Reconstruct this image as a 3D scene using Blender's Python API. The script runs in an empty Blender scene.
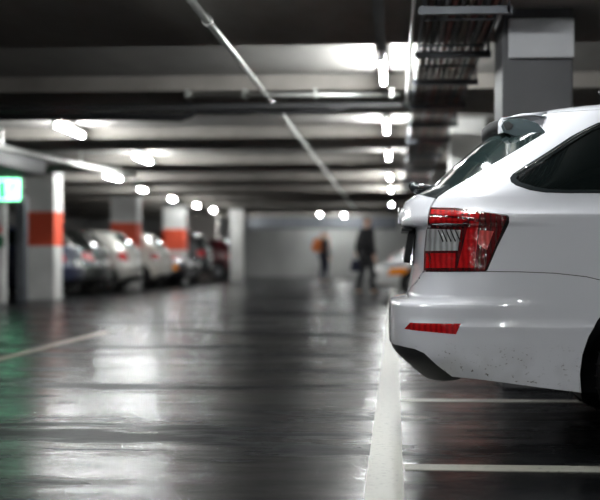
import bpy, bmesh, math, random
from mathutils import Vector, Matrix
from mathutils.geometry import delaunay_2d_cdt

random.seed(7)
sc = bpy.context.scene
COL = sc.collection

# ------------------------------------------------------------------ camera
cam_data = bpy.data.cameras.new('camera')
cam = bpy.data.objects.new('camera', cam_data)
COL.objects.link(cam)
sc.camera = cam
FPX = 1350.0                                   # focal length in pixels of a 600 px wide frame
cam_data.sensor_fit = 'HORIZONTAL'
cam_data.sensor_width = 36.0
cam_data.lens = FPX / 600.0 * 36.0
cam.location = (0, 0, 0.82)
cam.rotation_euler = (math.pi / 2 + math.atan(7 / FPX), 0, math.atan(95 / FPX))
cam_data.clip_end = 200
cam_data.dof.use_dof = True
cam_data.dof.focus_distance = 5.75
cam_data.dof.aperture_fstop = 2.0
cam_data.dof.aperture_blades = 0

# ------------------------------------------------------------------ world, exposure
world = bpy.data.worlds.new('world')
sc.world = world
world.use_nodes = True
world.node_tree.nodes['Background'].inputs[0].default_value = (0.6, 0.7, 0.8, 1)
world.node_tree.nodes['Background'].inputs[1].default_value = 0.02
sc.view_settings.view_transform = 'Standard'
sc.view_settings.look = 'None'
sc.view_settings.gamma = 1
sc.view_settings.exposure = 0.0
TUBE = 275.0                                    # brightness of the fluorescent tubes
sc.cycles.use_denoising = True
sc.cycles.max_bounces = 8
sc.cycles.sample_clamp_indirect = 20

# ------------------------------------------------------------------ materials
def mat(name, col, rough=0.5, metal=0.0, coat=0.0, emit=None, strength=0.0, spec=0.5):
    m = bpy.data.materials.new(name)
    m.use_nodes = True
    b = m.node_tree.nodes['Principled BSDF']
    b.inputs['Base Color'].default_value = (*col, 1)
    b.inputs['Roughness'].default_value = rough
    b.inputs['Metallic'].default_value = metal
    b.inputs['Coat Weight'].default_value = coat
    b.inputs['Coat Roughness'].default_value = 0.03
    b.inputs['Specular IOR Level'].default_value = spec
    if emit:
        b.inputs['Emission Color'].default_value = (*emit, 1)
        b.inputs['Emission Strength'].default_value = strength
    return m

class NG:
    """small node helper"""
    def __init__(s, m):
        s.t = m.node_tree; s.b = s.t.nodes['Principled BSDF']
    def n(s, typ, **kw):
        nd = s.t.nodes.new(typ)
        for k, v in kw.items():
            setattr(nd, k, v)
        return nd
    def l(s, a, b): s.t.links.new(a, b)
    def coord(s, scale=(1, 1, 1), kind='Object'):
        tc = s.n('ShaderNodeTexCoord'); mp = s.n('ShaderNodeMapping')
        mp.inputs['Scale'].default_value = scale
        s.l(tc.outputs[kind], mp.inputs[0]); return mp.outputs[0]
    def noise(s, co, scale, detail=4, rough=0.5):
        nd = s.n('ShaderNodeTexNoise'); nd.inputs['Scale'].default_value = scale
        nd.inputs['Detail'].default_value = detail; nd.inputs['Roughness'].default_value = rough
        s.l(co, nd.inputs['Vector']); return nd.outputs['Fac']
    def ramp(s, fac, stops):
        r = s.n('ShaderNodeValToRGB'); e = r.color_ramp.elements
        while len(e) < len(stops): e.new(0.5)
        for i, (p, c) in enumerate(stops):
            e[i].position = p; e[i].color = (*c, 1) if not isinstance(c, (int, float)) else (c, c, c, 1)
        s.l(fac, r.inputs[0]); return r.outputs[0]
    def mix(s, fac, a, b):
        x = s.n('ShaderNodeMix', data_type='RGBA')
        if isinstance(fac, float): x.inputs[0].default_value = fac
        else: s.l(fac, x.inputs[0])
        for q, i in ((a, 6), (b, 7)):
            if isinstance(q, tuple): x.inputs[i].default_value = (*q, 1)
            else: s.l(q, x.inputs[i])
        return x.outputs[2]
    def math(s, op, a, b):
        x = s.n('ShaderNodeMath', operation=op)
        for q, i in ((a, 0), (b, 1)):
            if isinstance(q, (int, float)): x.inputs[i].default_value = q
            else: s.l(q, x.inputs[i])
        return x.outputs[0]
    def bump(s, h, strength, dist=0.01):
        b = s.n('ShaderNodeBump'); b.inputs['Strength'].default_value = strength
        b.inputs['Distance'].default_value = dist
        s.l(h, b.inputs['Height']); s.l(b.outputs[0], s.b.inputs['Normal'])

def mottled(name, c1, c2, rough=0.7, scale=3.0, metal=0.0, bump=0.0, stretch=(1, 1, 1)):
    m = mat(name, c1, rough, metal); g = NG(m)
    co = g.coord(stretch)
    f = g.noise(co, scale, 6, 0.6)
    g.l(g.ramp(f, [(0.3, c1), (0.7, c2)]), g.b.inputs['Base Color'])
    if bump: g.bump(g.noise(co, scale * 12, 4), bump)
    return m

M = {}
# wet asphalt
m = mat('wet_asphalt', (0.03, 0.03, 0.032), 0.3); g = NG(m)
co = g.coord()
big = g.noise(g.coord((0.35, 1.0, 1)), 1.1, 4, 0.55)
med = g.noise(g.coord((0.8, 2.2, 1)), 2.3, 6, 0.6)
fine = g.noise(co, 130, 3, 0.7)
wet = g.math('ADD', g.math('MULTIPLY', big, 0.6), g.math('MULTIPLY', med, 0.4))
rough = g.ramp(wet, [(0.36, 0.10), (0.48, 0.20), (0.60, 0.36)])
g.l(rough, g.b.inputs['Roughness'])
colr = g.ramp(wet, [(0.36, (0.004, 0.0043, 0.005)), (0.60, (0.014, 0.0148, 0.0165))])
spk = g.ramp(fine, [(0.45, 0.6), (0.75, 1.5)])
mm = g.n('ShaderNodeMix', data_type='RGBA', blend_type='MULTIPLY'); mm.inputs[0].default_value = 1.0
g.l(colr, mm.inputs[6]); g.l(spk, mm.inputs[7]); g.l(mm.outputs[2], g.b.inputs['Base Color'])
n14 = g.noise(g.coord((1, 1.6, 1)), 13, 4, 0.6)
hh = g.math('ADD', g.math('MULTIPLY', fine, 0.7), g.math('MULTIPLY', n14, 2.2))
g.l(g.ramp(wet, [(0.40, 0.24), (0.49, 0.07), (0.57, 0.015)]), g.b.inputs['Specular IOR Level'])
g.bump(hh, 0.10, 0.012)
M['asphalt'] = m
# worn road paint
m = mat('line_paint', (0.72, 0.71, 0.66), 0.45); g = NG(m)
f = g.noise(g.coord(), 35, 6, 0.7)
g.l(g.ramp(f, [(0.30, (0.12, 0.12, 0.105)), (0.46, (0.33, 0.325, 0.285))]), g.b.inputs['Base Color'])
g.bump(f, 0.25, 0.004)
M['line'] = m
m = mat('old_line_paint', (0.4, 0.3, 0.2), 0.45); g = NG(m)
f = g.noise(g.coord(), 20, 6, 0.7)
g.l(g.ramp(f, [(0.35, (0.10, 0.08, 0.06)), (0.6, (0.42, 0.32, 0.22))]), g.b.inputs['Base Color'])
M['oldline'] = m
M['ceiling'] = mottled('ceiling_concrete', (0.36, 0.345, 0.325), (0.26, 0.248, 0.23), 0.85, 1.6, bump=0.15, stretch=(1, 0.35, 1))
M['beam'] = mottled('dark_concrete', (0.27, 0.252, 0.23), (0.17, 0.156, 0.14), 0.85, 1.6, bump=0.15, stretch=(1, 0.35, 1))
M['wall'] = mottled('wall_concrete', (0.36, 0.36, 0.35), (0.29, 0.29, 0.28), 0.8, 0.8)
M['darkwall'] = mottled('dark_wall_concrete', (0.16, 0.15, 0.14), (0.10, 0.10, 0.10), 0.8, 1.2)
M['whitewall'] = mottled('white_wall_paint', (0.75, 0.73, 0.68), (0.66, 0.64, 0.6), 0.7, 1.0)
M['galv'] = mottled('galvanised_steel', (0.62, 0.63, 0.60), (0.48, 0.49, 0.47), 0.35, 5.0, metal=0.7)
M['steel'] = mottled('grey_steel', (0.10, 0.108, 0.12), (0.07, 0.075, 0.085), 0.5, 4.0, metal=0.4)
M['blacksteel'] = mottled('black_painted_steel', (0.018, 0.018, 0.02), (0.03, 0.03, 0.03), 0.45, 4.0)
M['whitemetal'] = mat('white_enamel', (0.75, 0.76, 0.74), 0.35)
M['tube'] = mat('fluorescent_tube', (0.9, 0.95, 0.92), 0.4, emit=(0.97, 1.0, 1.0), strength=TUBE)
M['black'] = mat('black_plastic', (0.010, 0.010, 0.011), 0.55, spec=0.3)
M['rubber'] = mottled('tyre_rubber', (0.012, 0.012, 0.012), (0.02, 0.02, 0.02), 0.75, 20)
M['alloy'] = mat('alloy', (0.55, 0.56, 0.58), 0.3, 0.9)
M['glass'] = mat('dark_tinted_glass', (0.004, 0.006, 0.006), 0.03, spec=0.22, coat=0.0)
M['rearglass'] = mat('green_tinted_rear_glass', (0.010, 0.017, 0.017), 0.06, spec=0.6)
M['gloss'] = mat('gloss_black_trim', (0.02, 0.024, 0.026), 0.12)
M['finlet'] = mat('gloss_dark_grey_trim', (0.045, 0.06, 0.065), 0.15)
M['chrome'] = mat('chrome', (0.7, 0.7, 0.7), 0.12, 1.0)

def carpaint(name, col, dirt=False, metal=0.0):
    m = mat(name, col, 0.35, metal, coat=1.0)
    if dirt:
        g = NG(m); co = g.coord()
        f = g.noise(g.coord((1.0, 1.0, 1.4)), 55, 3, 0.65)
        sp = g.ramp(f, [(0.61, 0.0), (0.65, 1.0)])
        pz = g.noise(co, 7, 2, 0.5)
        sx = g.n('ShaderNodeSeparateXYZ'); g.l(co, sx.inputs[0])
        low = g.ramp(sx.outputs[2], [(0.40, 1.0), (0.47, 0.0)])
        film = g.math('MULTIPLY', g.math('MULTIPLY', low, g.ramp(pz, [(0.4, 0.0), (0.6, 1.0)])), 0.16)
        fac = g.math('MAXIMUM', g.math('MULTIPLY', g.math('MULTIPLY', low, sp), g.ramp(pz, [(0.42, 0.2), (0.55, 1.0)])), film)
        g.l(g.mix(fac, col, (0.10, 0.09, 0.08)), g.b.inputs['Base Color'])
        g.l(g.math('SUBTRACT', 1.0, g.math('MULTIPLY', fac, 0.8)), g.b.inputs['Coat Weight'])
    return m
M['white'] = carpaint('white_car_paint', (0.66, 0.67, 0.715), True)
def lens(name, col, rough=0.12):
    m = mat(name, col, rough, coat=1.0); g = NG(m)
    w = g.n('ShaderNodeTexWave'); w.inputs['Scale'].default_value = 14; w.inputs['Distortion'].default_value = 2.5
    g.l(g.coord(), w.inputs['Vector'])
    g.l(g.mix(w.outputs['Fac'], tuple(c * 0.65 for c in col), tuple(min(1, c * 1.15) for c in col)), g.b.inputs['Base Color'])
    g.bump(g.noise(g.coord(), 26, 3), 0.35, 0.02)
    return m
M['reddark'] = lens('dark_red_lens', (0.10, 0.004, 0.006))
M['red'] = lens('red_lens', (0.46, 0.006, 0.008))
M['redpink'] = lens('pale_red_lens', (0.66, 0.10, 0.09))
M['clear'] = lens('clear_lens', (0.40, 0.41, 0.415), 0.06)
M['orange'] = mat('amber_lens', (0.9, 0.28, 0.01), 0.25, coat=1.0)
M['lamp'] = mat('headlight_glass', (0.65, 0.67, 0.7), 0.08, 0.6, coat=1.0)
M['plate'] = mat('number_plate', (0.75, 0.75, 0.73), 0.35)

# column paint: concrete white with an orange-red band at the same height everywhere
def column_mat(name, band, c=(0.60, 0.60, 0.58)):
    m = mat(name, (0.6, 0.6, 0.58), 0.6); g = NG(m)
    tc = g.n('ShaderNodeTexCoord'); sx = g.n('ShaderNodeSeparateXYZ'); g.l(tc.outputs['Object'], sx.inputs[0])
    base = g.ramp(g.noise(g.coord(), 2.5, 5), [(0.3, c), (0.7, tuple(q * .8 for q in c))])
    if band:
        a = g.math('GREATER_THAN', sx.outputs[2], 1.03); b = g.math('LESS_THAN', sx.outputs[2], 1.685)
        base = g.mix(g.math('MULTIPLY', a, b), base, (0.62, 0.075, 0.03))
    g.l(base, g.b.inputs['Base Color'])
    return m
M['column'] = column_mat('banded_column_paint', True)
M['shadedcolumn'] = column_mat('banded_shaded_column_paint', True, (0.075, 0.075, 0.08))  # shade on the near column's face, painted in as a darker grey
M['pillar'] = column_mat('plain_column_paint', False)

# ------------------------------------------------------------------ mesh helpers
def link(name, bm_or_me, m, parent=None, smooth=False):
    if isinstance(bm_or_me, bmesh.types.BMesh):
        me = bpy.data.meshes.new(name); bm_or_me.normal_update(); bm_or_me.to_mesh(me); bm_or_me.free()
    else:
        me = bm_or_me
    if smooth:
        for p in me.polygons: p.use_smooth = True
    o = bpy.data.objects.new(name, me)
    if m: me.materials.append(m)
    COL.objects.link(o)
    if parent: o.parent = parent
    return o

def tag(o, label=None, cat=None, group=None, kind=None):
    if label: o['label'] = label
    if cat: o['category'] = cat
    if group: o['group'] = group
    if kind: o['kind'] = kind
    return o

def empty(name, loc, rz=0.0):
    o = bpy.data.objects.new(name, None); o.empty_display_size = 0.2
    o.location = loc; o.rotation_euler = (0, 0, rz); COL.objects.link(o); return o

def add_box(bm, x0, x1, y0, y1, z0, z1):
    v = [bm.verts.new(p) for p in ((x0, y0, z0), (x1, y0, z0), (x1, y1, z0), (x0, y1, z0), (x0, y0, z1), (x1, y0, z1), (x1, y1, z1), (x0, y1, z1))]
    for f in ((0, 3, 2, 1), (4, 5, 6, 7), (0, 1, 5, 4), (1, 2, 6, 5), (2, 3, 7, 6), (3, 0, 4, 7)):
        bm.faces.new([v[i] for i in f])

def box(name, x0, x1, y0, y1, z0, z1, m, parent=None, bev=0.0):
    bm = bmesh.new(); add_box(bm, x0, x1, y0, y1, z0, z1)
    if bev: bmesh.ops.bevel(bm, geom=bm.edges[:], offset=bev, segments=2, affect='EDGES', profile=0.5)
    return link(name, bm, m, parent)

def add_tube(bm, pts, r, n=10, caps=True):
    pts = [Vector(p) for p in pts]; rings = []
    for i, p in enumerate(pts):
        d = (pts[min(i + 1, len(pts) - 1)] - pts[max(i - 1, 0)]).normalized()
        a = d.cross(Vector((0, 0, 1)))
        if a.length < 1e-3: a = d.cross(Vector((1, 0, 0)))
        a.normalize(); b = d.cross(a)
        rr = r[i] if isinstance(r, (list, tuple)) else r
        rings.append([bm.verts.new(p + (a * math.cos(t) + b * math.sin(t)) * rr) for t in [2 * math.pi * k / n for k in range(n)]])
    for q in range(len(rings) - 1):
        for k in range(n):
            bm.faces.new((rings[q][k], rings[q][(k + 1) % n], rings[q + 1][(k + 1) % n], rings[q + 1][k]))
    if caps:
        bm.faces.new(rings[0][::-1]); bm.faces.new(rings[-1])

def tube(name, pts, r, m, parent=None, n=12):
    bm = bmesh.new(); add_tube(bm, pts, r, n)
    bmesh.ops.recalc_face_normals(bm, faces=bm.faces[:])
    return link(name, bm, m, parent, smooth=True)

def add_lathe(bm, prof, axis_o, n=32, axis='y'):
    """prof: (radius, offset along the axis)"""
    rings = []
    for r, h in prof:
        ring = []
        for k in range(n):
            t = 2 * math.pi * k / n
            if axis == 'y': p = (axis_o[0] + r * math.cos(t), axis_o[1] + h, axis_o[2] + r * math.sin(t))
            else: p = (axis_o[0] + r * math.cos(t), axis_o[1] + r * math.sin(t), axis_o[2] + h)
            ring.append(bm.verts.new(p))
        rings.append(ring)
    for q in range(len(rings) - 1):
        for k in range(n):
            bm.faces.new((rings[q][k], rings[q][(k + 1) % n], rings[q + 1][(k + 1) % n], rings[q + 1][k]))
    return rings

# ------------------------------------------------------------------ the building
S = 'structure'
FX0, FX1, FY0, FY1 = -12.8, 6.6, -7.0, 55.2
CZ = 2.5
tag(box('floor', FX0 - .3, FX1 + .3, FY0 - .3, FY1 + .3, -0.2, 0, M['asphalt']), 'dark wet asphalt floor of the parking garage', 'floor', kind=S)
tag(box('ceiling', FX0 - .3, FX1 + .3, FY0 - .3, FY1 + .3, CZ, CZ + .2, M['ceiling']), 'stained concrete ceiling slab', 'ceiling', kind=S)
tag(box('wall_back', FX0 - .3, FX1 + .3, FY1, FY1 + .2, 0, CZ, M['wall']), 'grey concrete end wall of the garage', 'wall', kind=S)
tag(box('wall_front', FX0 - .3, FX1 + .3, FY0 - .2, FY0, 0, CZ, M['wall']), 'concrete wall behind the viewpoint', 'wall', kind=S)
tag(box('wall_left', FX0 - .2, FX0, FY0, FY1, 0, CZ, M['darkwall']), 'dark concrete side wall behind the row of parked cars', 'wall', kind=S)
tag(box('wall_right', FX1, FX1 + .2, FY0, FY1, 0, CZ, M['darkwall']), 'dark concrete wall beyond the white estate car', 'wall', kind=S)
tag(box('wall_partition', -8.6, -6.55, 49.6, 49.8, 0, CZ, M['whitewall']), 'white partition wall behind the dark parked cars', 'wall', kind=S)

# transverse beams under the slab
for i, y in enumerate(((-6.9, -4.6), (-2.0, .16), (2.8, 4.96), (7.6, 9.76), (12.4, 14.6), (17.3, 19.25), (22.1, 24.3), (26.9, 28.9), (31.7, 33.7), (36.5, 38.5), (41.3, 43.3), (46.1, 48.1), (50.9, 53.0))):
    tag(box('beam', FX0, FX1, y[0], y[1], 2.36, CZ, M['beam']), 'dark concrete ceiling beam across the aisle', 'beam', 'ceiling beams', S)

# columns with an orange band
def column(x0, x1, y0, y1, m, label, grp='banded concrete columns'):
    o = box('column', x0, x1, y0, y1, 0, CZ, M[m], bev=0.012)
    return tag(o, label, 'column', grp, S)
column(0.665, 1.10, 8.44, 9.10, 'shadedcolumn', 'banded concrete column right behind the white estate car')
column(0.665, 1.10, 16.4, 17.0, 'column', 'pale column glimpsed above the rear window of the white car')
column(0.665, 1.10, 24.4, 25.0, 'column', 'banded column far along the right-hand bays')
column(-7.12, -6.47, 25.3, 25.95, 'column', 'orange-banded column in front of the navy parked car')
column(-7.18, -6.50, 33.7, 34.35, 'column', 'orange-banded column between the silver and the cream parked cars')
column(-7.15, -6.47, 41.3, 41.95, 'column', 'orange-banded column above the black parked cars')
column(-5.55, -5.12, 45.2, 45.6, 'pillar', 'plain white column at the far end of the left bays', None)
column(-7.42, -7.06, 24.0, 24.2, 'pillar', 'plain white post under the green exit sign', None)

t = box('lit_top_box', .70, 1.10, 8.37, 8.44, 2.045, 2.29, mottled('lit_column_top_grey', (.42, .425, .44), (.36, .365, .38), .5), None, .008)  # added box whose paler grey stands for the lit column top
tag(t, 'pale grey box added for the lit top of the column behind the estate car', 'box')

# floor markings (thin paint layers on the asphalt)
def marking(x0, x1, y0, y1, label, m='line'):
    bm = bmesh.new(); add_box(bm, x0, x1, y0, y1, 0.0, 0.003)
    tag(link('floor_marking', bm, M[m]), label, 'floor marking', kind=S)
marking(-0.105, 0.03, 1.0, 44.0, 'long white line between the aisle and the parking bays')
for y, lb in ((-2.2, 'white bay line two bays behind the viewpoint'), (.27, 'white bay line beside the viewpoint'), (2.74, 'white bay line below the lower edge of the picture'),
              (5.21, 'white bay line in front of the white estate car'), (7.68, 'white bay line seen under the white estate car'),
              (10.15, 'white bay line of the empty bay behind the shaded column'), (12.62, 'second white bay line behind the shaded column'),
              (15.09, 'third white bay line behind the shaded column'), (17.56, 'white bay line just beyond the second column'), (20.03, 'white bay line one bay beyond the second column'),
              (22.5, 'white bay line just before the far banded column'), (24.97, 'white bay line on the near side of the white car with amber signal'), (27.44, 'white bay line between the white car and the red van')):
    marking(.035, 5.2, y, y + .14, lb)
marking(-3.22, -3.11, 6.0, 14.6, 'faded pale orange line on the left of the aisle', 'oldline')

# ------------------------------------------------------------------ fluorescent lamps
def make_lamp():
    r = empty('fluorescent_lamp', (0, 0, 0))
    bm = bmesh.new(); add_box(bm, -.026, .026, -.78, .78, -.035, 0)
    bmesh.ops.bevel(bm, geom=bm.edges[:], offset=.006, segments=1, affect='EDGES')
    link('housing', bm, M['whitemetal'], r)
    tube('tube', [(0, -.72, -.068), (0, .72, -.068)], .019, M['tube'], r, 10)
    for s in (-1, 1):
        b = bmesh.new(); add_box(b, -.022, .022, s * .745 - .025, s * .745 + .025, -.092, -.035)
        link('end_cap', b, M['whitemetal'], r)
    return r
def hang(r, z):
    for s in (-1, 1):
        bm = bmesh.new(); add_tube(bm, [(0, s * .5, 0), (0, s * .5, CZ - z)], .006, 6); link('hanger', bm, M['galv'], r)
lamp0 = make_lamp()
n_lamp = [0]
def place_lamp(x, y, label, grp, z=2.44, rz=0.0):
    if n_lamp[0] == 0: r = lamp0
    else:
        r = lamp0.copy(); COL.objects.link(r)
        for c in [q for q in lamp0.children if not q.name.startswith('hanger')]:
            d = c.copy(); COL.objects.link(d); d.parent = r
    n_lamp[0] += 1
    r.location = (x, y, z); r.rotation_euler = (0, 0, rz)
    tag(r, label, 'lamp', grp)
    if z > 2.33: hang(r, z)
    return r
ordn = ['nearest', 'second', 'third', 'fourth', 'fifth', 'sixth', 'seventh', 'eighth']
for i, y in enumerate((11.3, 16.1, 20.6, 26.0, 30.9, 39.7)):
    place_lamp(-0.10, y, '%s fluorescent lamp along the trunking above the long white line' % ordn[i], 'lamps above the white line', z=2.44)
for i, y in enumerate((6.3, 1.4, -3.3)):
    place_lamp(-0.10, y, ['lit lamp over the rear of the white estate car', 'lit lamp over the viewpoint', 'lit lamp behind the viewpoint'][i], 'lamps out of the picture', z=2.322)
for i, y in enumerate((16.35, 21.15)):
    place_lamp(-4.0, y, ['big blurred lamp below the dark duct on the left', 'blurred lamp with a broad glow on the ceiling strip behind it'][i], 'left aisle lamps')
for i, y in enumerate((6.3, 1.4)):
    place_lamp(-3.8, y, 'lit lamp over the left side of the aisle, out of view', 'lamps out of the picture')
for i, (x, y) in enumerate(((-5.5, 26.0), (-5.85, 30.9), (-5.95, 35.7), (-6.0, 40.5), (-6.0, 44.2), (-5.75, 50.0))):
    r = place_lamp(x, y, '%s lamp of the row above the left parked cars' % ordn[i], 'lamps above the left bays')
    if y > 27: r.scale = (1, .6, 1)                 # shorter lamps further down the row
for i, (x, y) in enumerate(((-2.75, 49.2), (-2.45, 53.9), (-1.9, 50.0))):
    place_lamp(x, y, ['far lamp near the end wall, first of the bright cluster', 'last lamp against the end wall', 'far lamp right of the bright cluster by the end wall'][i], 'far lamps')
place_lamp(2.6, 1.4, 'unseen lamp added to brighten the flank of the white estate car', 'lamps out of the picture')  # extra lamp outside the frame, added to lift the car's near flank
place_lamp(4.6, 15.9, 'lit lamp over the far right-hand bays', 'lamps out of the picture')

# ------------------------------------------------------------------ pipes, ducts, trays under the ceiling
def rod_clamp(root, x, y, z, r):
    bm = bmesh.new()
    add_lathe(bm, [(r * 1.05, -.02), (r * 1.5, -.02), (r * 1.5, .02), (r * 1.05, .02)], (x, y, z), 14, 'y')
    add_tube(bm, [(x, y, z + r), (x, y, CZ)], .006, 6)
    link('hanger', bm, M['galv'], root)
t = empty('ceiling_pipe', (-1.25, 3, 2.31))
def along(root, name, pts, r, m, n=12):
    o = root.location
    return tube(name, [(p[0] - o[0], p[1] - o[1], p[2] - o[2]) for p in pts], r, m, root, n)
along(t, 'pipe', [(-1.18, 3, 2.31), (-1.18, 11, 2.31), (-1.22, 28, 2.31), (-1.26, 44, 2.31)], .024, M['galv'])
for y in (4.5, 8.45, 13.2, 18.2, 23, 28, 33, 38, 42):
    bm = bmesh.new(); x = -1.18 - (y - 11) * .0024 if y > 11 else -1.18
    add_lathe(bm, [(.025, -.025), (.036, -.025), (.036, .025), (.025, .025)], (x + 1.25, y - 3, 0), 14, 'y')
    add_tube(bm, [(x + 1.25, y - 3, .03), (x + 1.25, y - 3, .05)], .006, 6)
    link('hanger', bm, M['galv'], t)
tag(t, 'long thin galvanised pipe running away diagonally under the ceiling', 'pipe')

tr = box('cable_trunking', -.135, -.065, -6.0, 9.86, 2.325, 2.36, M['steel'])
tag(tr, 'grey steel trunking on the ceiling carrying the lamps above the white line', 'trunking')

# transverse run before the first beam
t = empty('conduit', (-1.93, 12.34, 2.31))
tube('pipe', [(0, 0, 0), (1.98, 0, -.01)], .022, M['galv'], t)
for x in (.02, .55, 1.2, 1.9):
    bm = bmesh.new(); add_box(bm, x - .018, x + .018, -.03, .20, -.03, .05); link('clip', bm, M['galv'], t)
tag(t, 'pale horizontal conduit crossing the aisle below the first beam', 'conduit')
o = box('duct', -12.5, 0.07, 12.45, 12.75, 2.19, 2.25, M['blacksteel'], bev=.015)
tag(o, 'dark flat duct spanning the aisle under the first lit ceiling strip', 'duct')
t = tube('hose', [(-6.2, 12.2, 2.12), (-4, 12.2, 2.115), (-2.4, 12.2, 2.10), (-1.95, 12.2, 2.09), (-1.85, 12.2, 2.12), (-1.8, 12.2, 2.15), (-1.5, 12.2, 2.135), (-1.0, 12.2, 2.125), (-.55, 12.2, 2.14), (-.42, 12.2, 2.17)],
         [.035, .035, .035, .035, .03, .02, .016, .016, .016, .014], M['black'])
tag(t, 'black sagging hose hanging across the aisle beneath the flat duct', 'hose')
t = empty('sprinkler_pipe', (-5.2, 16.9, 2.22))
tube('pipe', [(-.15, -1.4, .04), (.15, 0, 0), (.62, 3.1, -.06), (.75, 6, 0)], .05, M['galv'], t)
for y in (0.4, 2.8): 
    bm = bmesh.new(); add_tube(bm, [(y * .2, y, 0), (y * .2, y, .27)], .012, 6); link('hanger', bm, M['galv'], t)
tag(t, 'pale diagonal pipe at upper left, leading towards the lamps above the parked cars', 'pipe')
t = box('air_duct', -6.9, -5.5, 12.85, 21.0, 2.1, 2.355, M['blacksteel'], bev=.02)
tag(t, 'wide black air duct under the ceiling at the far left', 'duct')
t = box('air_duct', -5.6, 0.1, 51.2, 52.8, 1.9, 2.358, M['steel'], bev=.02)
tag(t, 'broad grey duct above the far end wall', 'duct')

# cable tray on the right
t = empty('cable_tray', (0.17, 2.0, 2.27))
for x in (0.0, 0.44):
    bm = bmesh.new(); add_box(bm, x - .006, x + .006, 0, 28, -.01, .06); link('side_rail', bm, M['steel'], t)
k = 0
for i in range(28):
    y = .25 + i * 1.0
    bm = bmesh.new(); add_box(bm, 0, .44, y - .012, y + .012, -.012, -.002); link('rung', bm, M['steel'], t)
for y in (1.2, 3.1, 5.80, 7.5, 9.0, 10.75, 12.5, 14.5, 17, 20, 23, 26):
    bm = bmesh.new()
    add_box(bm, -.01, .50, y - .03, y + .03, -.055, -.012)
    add_tube(bm, [(-.01, y - .035, -.033), (-.01, y + .035, -.033)], .026, 8)
    add_box(bm, .47, .49, y - .03, y + .03, -.05, .23)
    link('bracket', bm, M['steel'], t)
tag(t, 'long grey ladder cable tray hung beside the columns on the right', 'cable tray')
cc = [('brown', (0.06, 0.035, 0.03)), ('black', (0.012, 0.012, 0.012)), ('grey', (0.12, 0.12, 0.12)), ('dark red', (0.11, 0.025, 0.02)),
      ('charcoal', (0.03, 0.03, 0.03)), ('tan', (0.10, 0.07, 0.05)), ('maroon', (0.07, 0.02, 0.02)), ('slate', (0.05, 0.055, 0.06)), ('rust', (0.13, 0.04, 0.025))]
for i, (nm, c) in enumerate(cc):
    x = .205 + i * .046
    o = tube('cable', [(x, 2.05, 2.29), (x + .004, 10, 2.29), (x - .003, 20, 2.29), (x, 29.9, 2.29)], .021, mat('cable_' + nm.replace(' ', '_'), c, .5), None, 8)
    tag(o, '%s cable lying in the cable tray, %s from the aisle edge' % (nm, (ordn + ['ninth'])[i] if i else 'first'), 'cable', 'cables in the tray')
t = empty('conduit', (0.108, 4.0, 2.3))
tube('pipe', [(0, 0, 0), (0, 8.8, -.03)], .013, M['whitemetal'], t)
bm = bmesh.new(); bmesh.ops.create_uvsphere(bm, u_segments=12, v_segments=8, radius=.03)
bmesh.ops.translate(bm, verts=bm.verts[:], vec=(0, 8.8, -.03)); link('end_fitting', bm, M['whitemetal'], t, True)
tag(t, 'thin white conduit along the aisle edge of the cable tray', 'conduit')

# ------------------------------------------------------------------ exit sign and fittings on the white post
t = empty('exit_sign', (-6.86, 23.6, 1.80))
box('housing', -.24, .24, 0, .09, 0, .44, mat('sign_green', (0.02, 0.35, 0.14), .4), t, .01)
bm = bmesh.new(); add_box(bm, -.21, .21, -.012, 0, .03, .41)
pm = mat('sign_face', (0.7, 0.9, 0.8), .4, emit=(0.30, 1.0, 0.58), strength=5.0)
link('face', bm, pm, t)
bm = bmesh.new()
add_box(bm, -.17, -.06, -.018, -.012, .06, .37); add_tube(bm, [(.05, -.016, .22), (.10, -.016, .34)], .022, 8); add_tube(bm, [(.11, -.016, .37), (.115, -.016, .385)], .022, 8)
add_tube(bm, [(.05, -.016, .22), (.12, -.016, .15), (.10, -.016, .06)], .014, 8); add_tube(bm, [(.05, -.016, .22), (.0, -.016, .14), (-.05, -.016, .13)], .014, 8)
add_tube(bm, [(.09, -.016, .32), (.02, -.016, .29)], .011, 8); add_tube(bm, [(.10, -.016, .32), (.16, -.016, .27)], .011, 8)
link('pictogram', bm, mat('sign_picto', (0.01, 0.30, 0.12), .5, emit=(0.02, 0.5, 0.2), strength=1.0), t)
tag(t, 'glowing green exit sign on the white post at the left edge', 'exit sign')
t = empty('emergency_light', (-6.78, 23.6, 2.255))
box('housing', -.22, .12, 0, .09, 0, .1, M['whitemetal'], t, .01)
bm = bmesh.new(); add_box(bm, -.2, .1, -.01, 0, .015, .085); link('diffuser', bm, mat('green_diffuser', (.3, .9, .6), .4, emit=(0.12, 1.0, 0.5), strength=5.0), t)
tag(t, 'small green emergency light above the exit sign', 'emergency light')
t = box('call_point', -7.22, -7.10, 23.93, 24.0, 1.26, 1.38, mat('signal_red', (.6, .02, .02), .4), None, .008)
tag(t, 'small red call point on the white post', 'call point')
t = box('safety_sign', -7.26, -7.06, 23.985, 24.0, 1.0, 1.2, mat('safety_green', (.01, .16, .06), .4), None, .003)
tag(t, 'small green safety plate on the white post below the red call point', 'sign')
t = box('steel_cabinet', -6.98, -6.82, 24.5, 24.75, 0, 1.95, M['steel'], None, .01)
tag(t, 'dark narrow steel cabinet between the white post and the banded column', 'cabinet')

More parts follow.
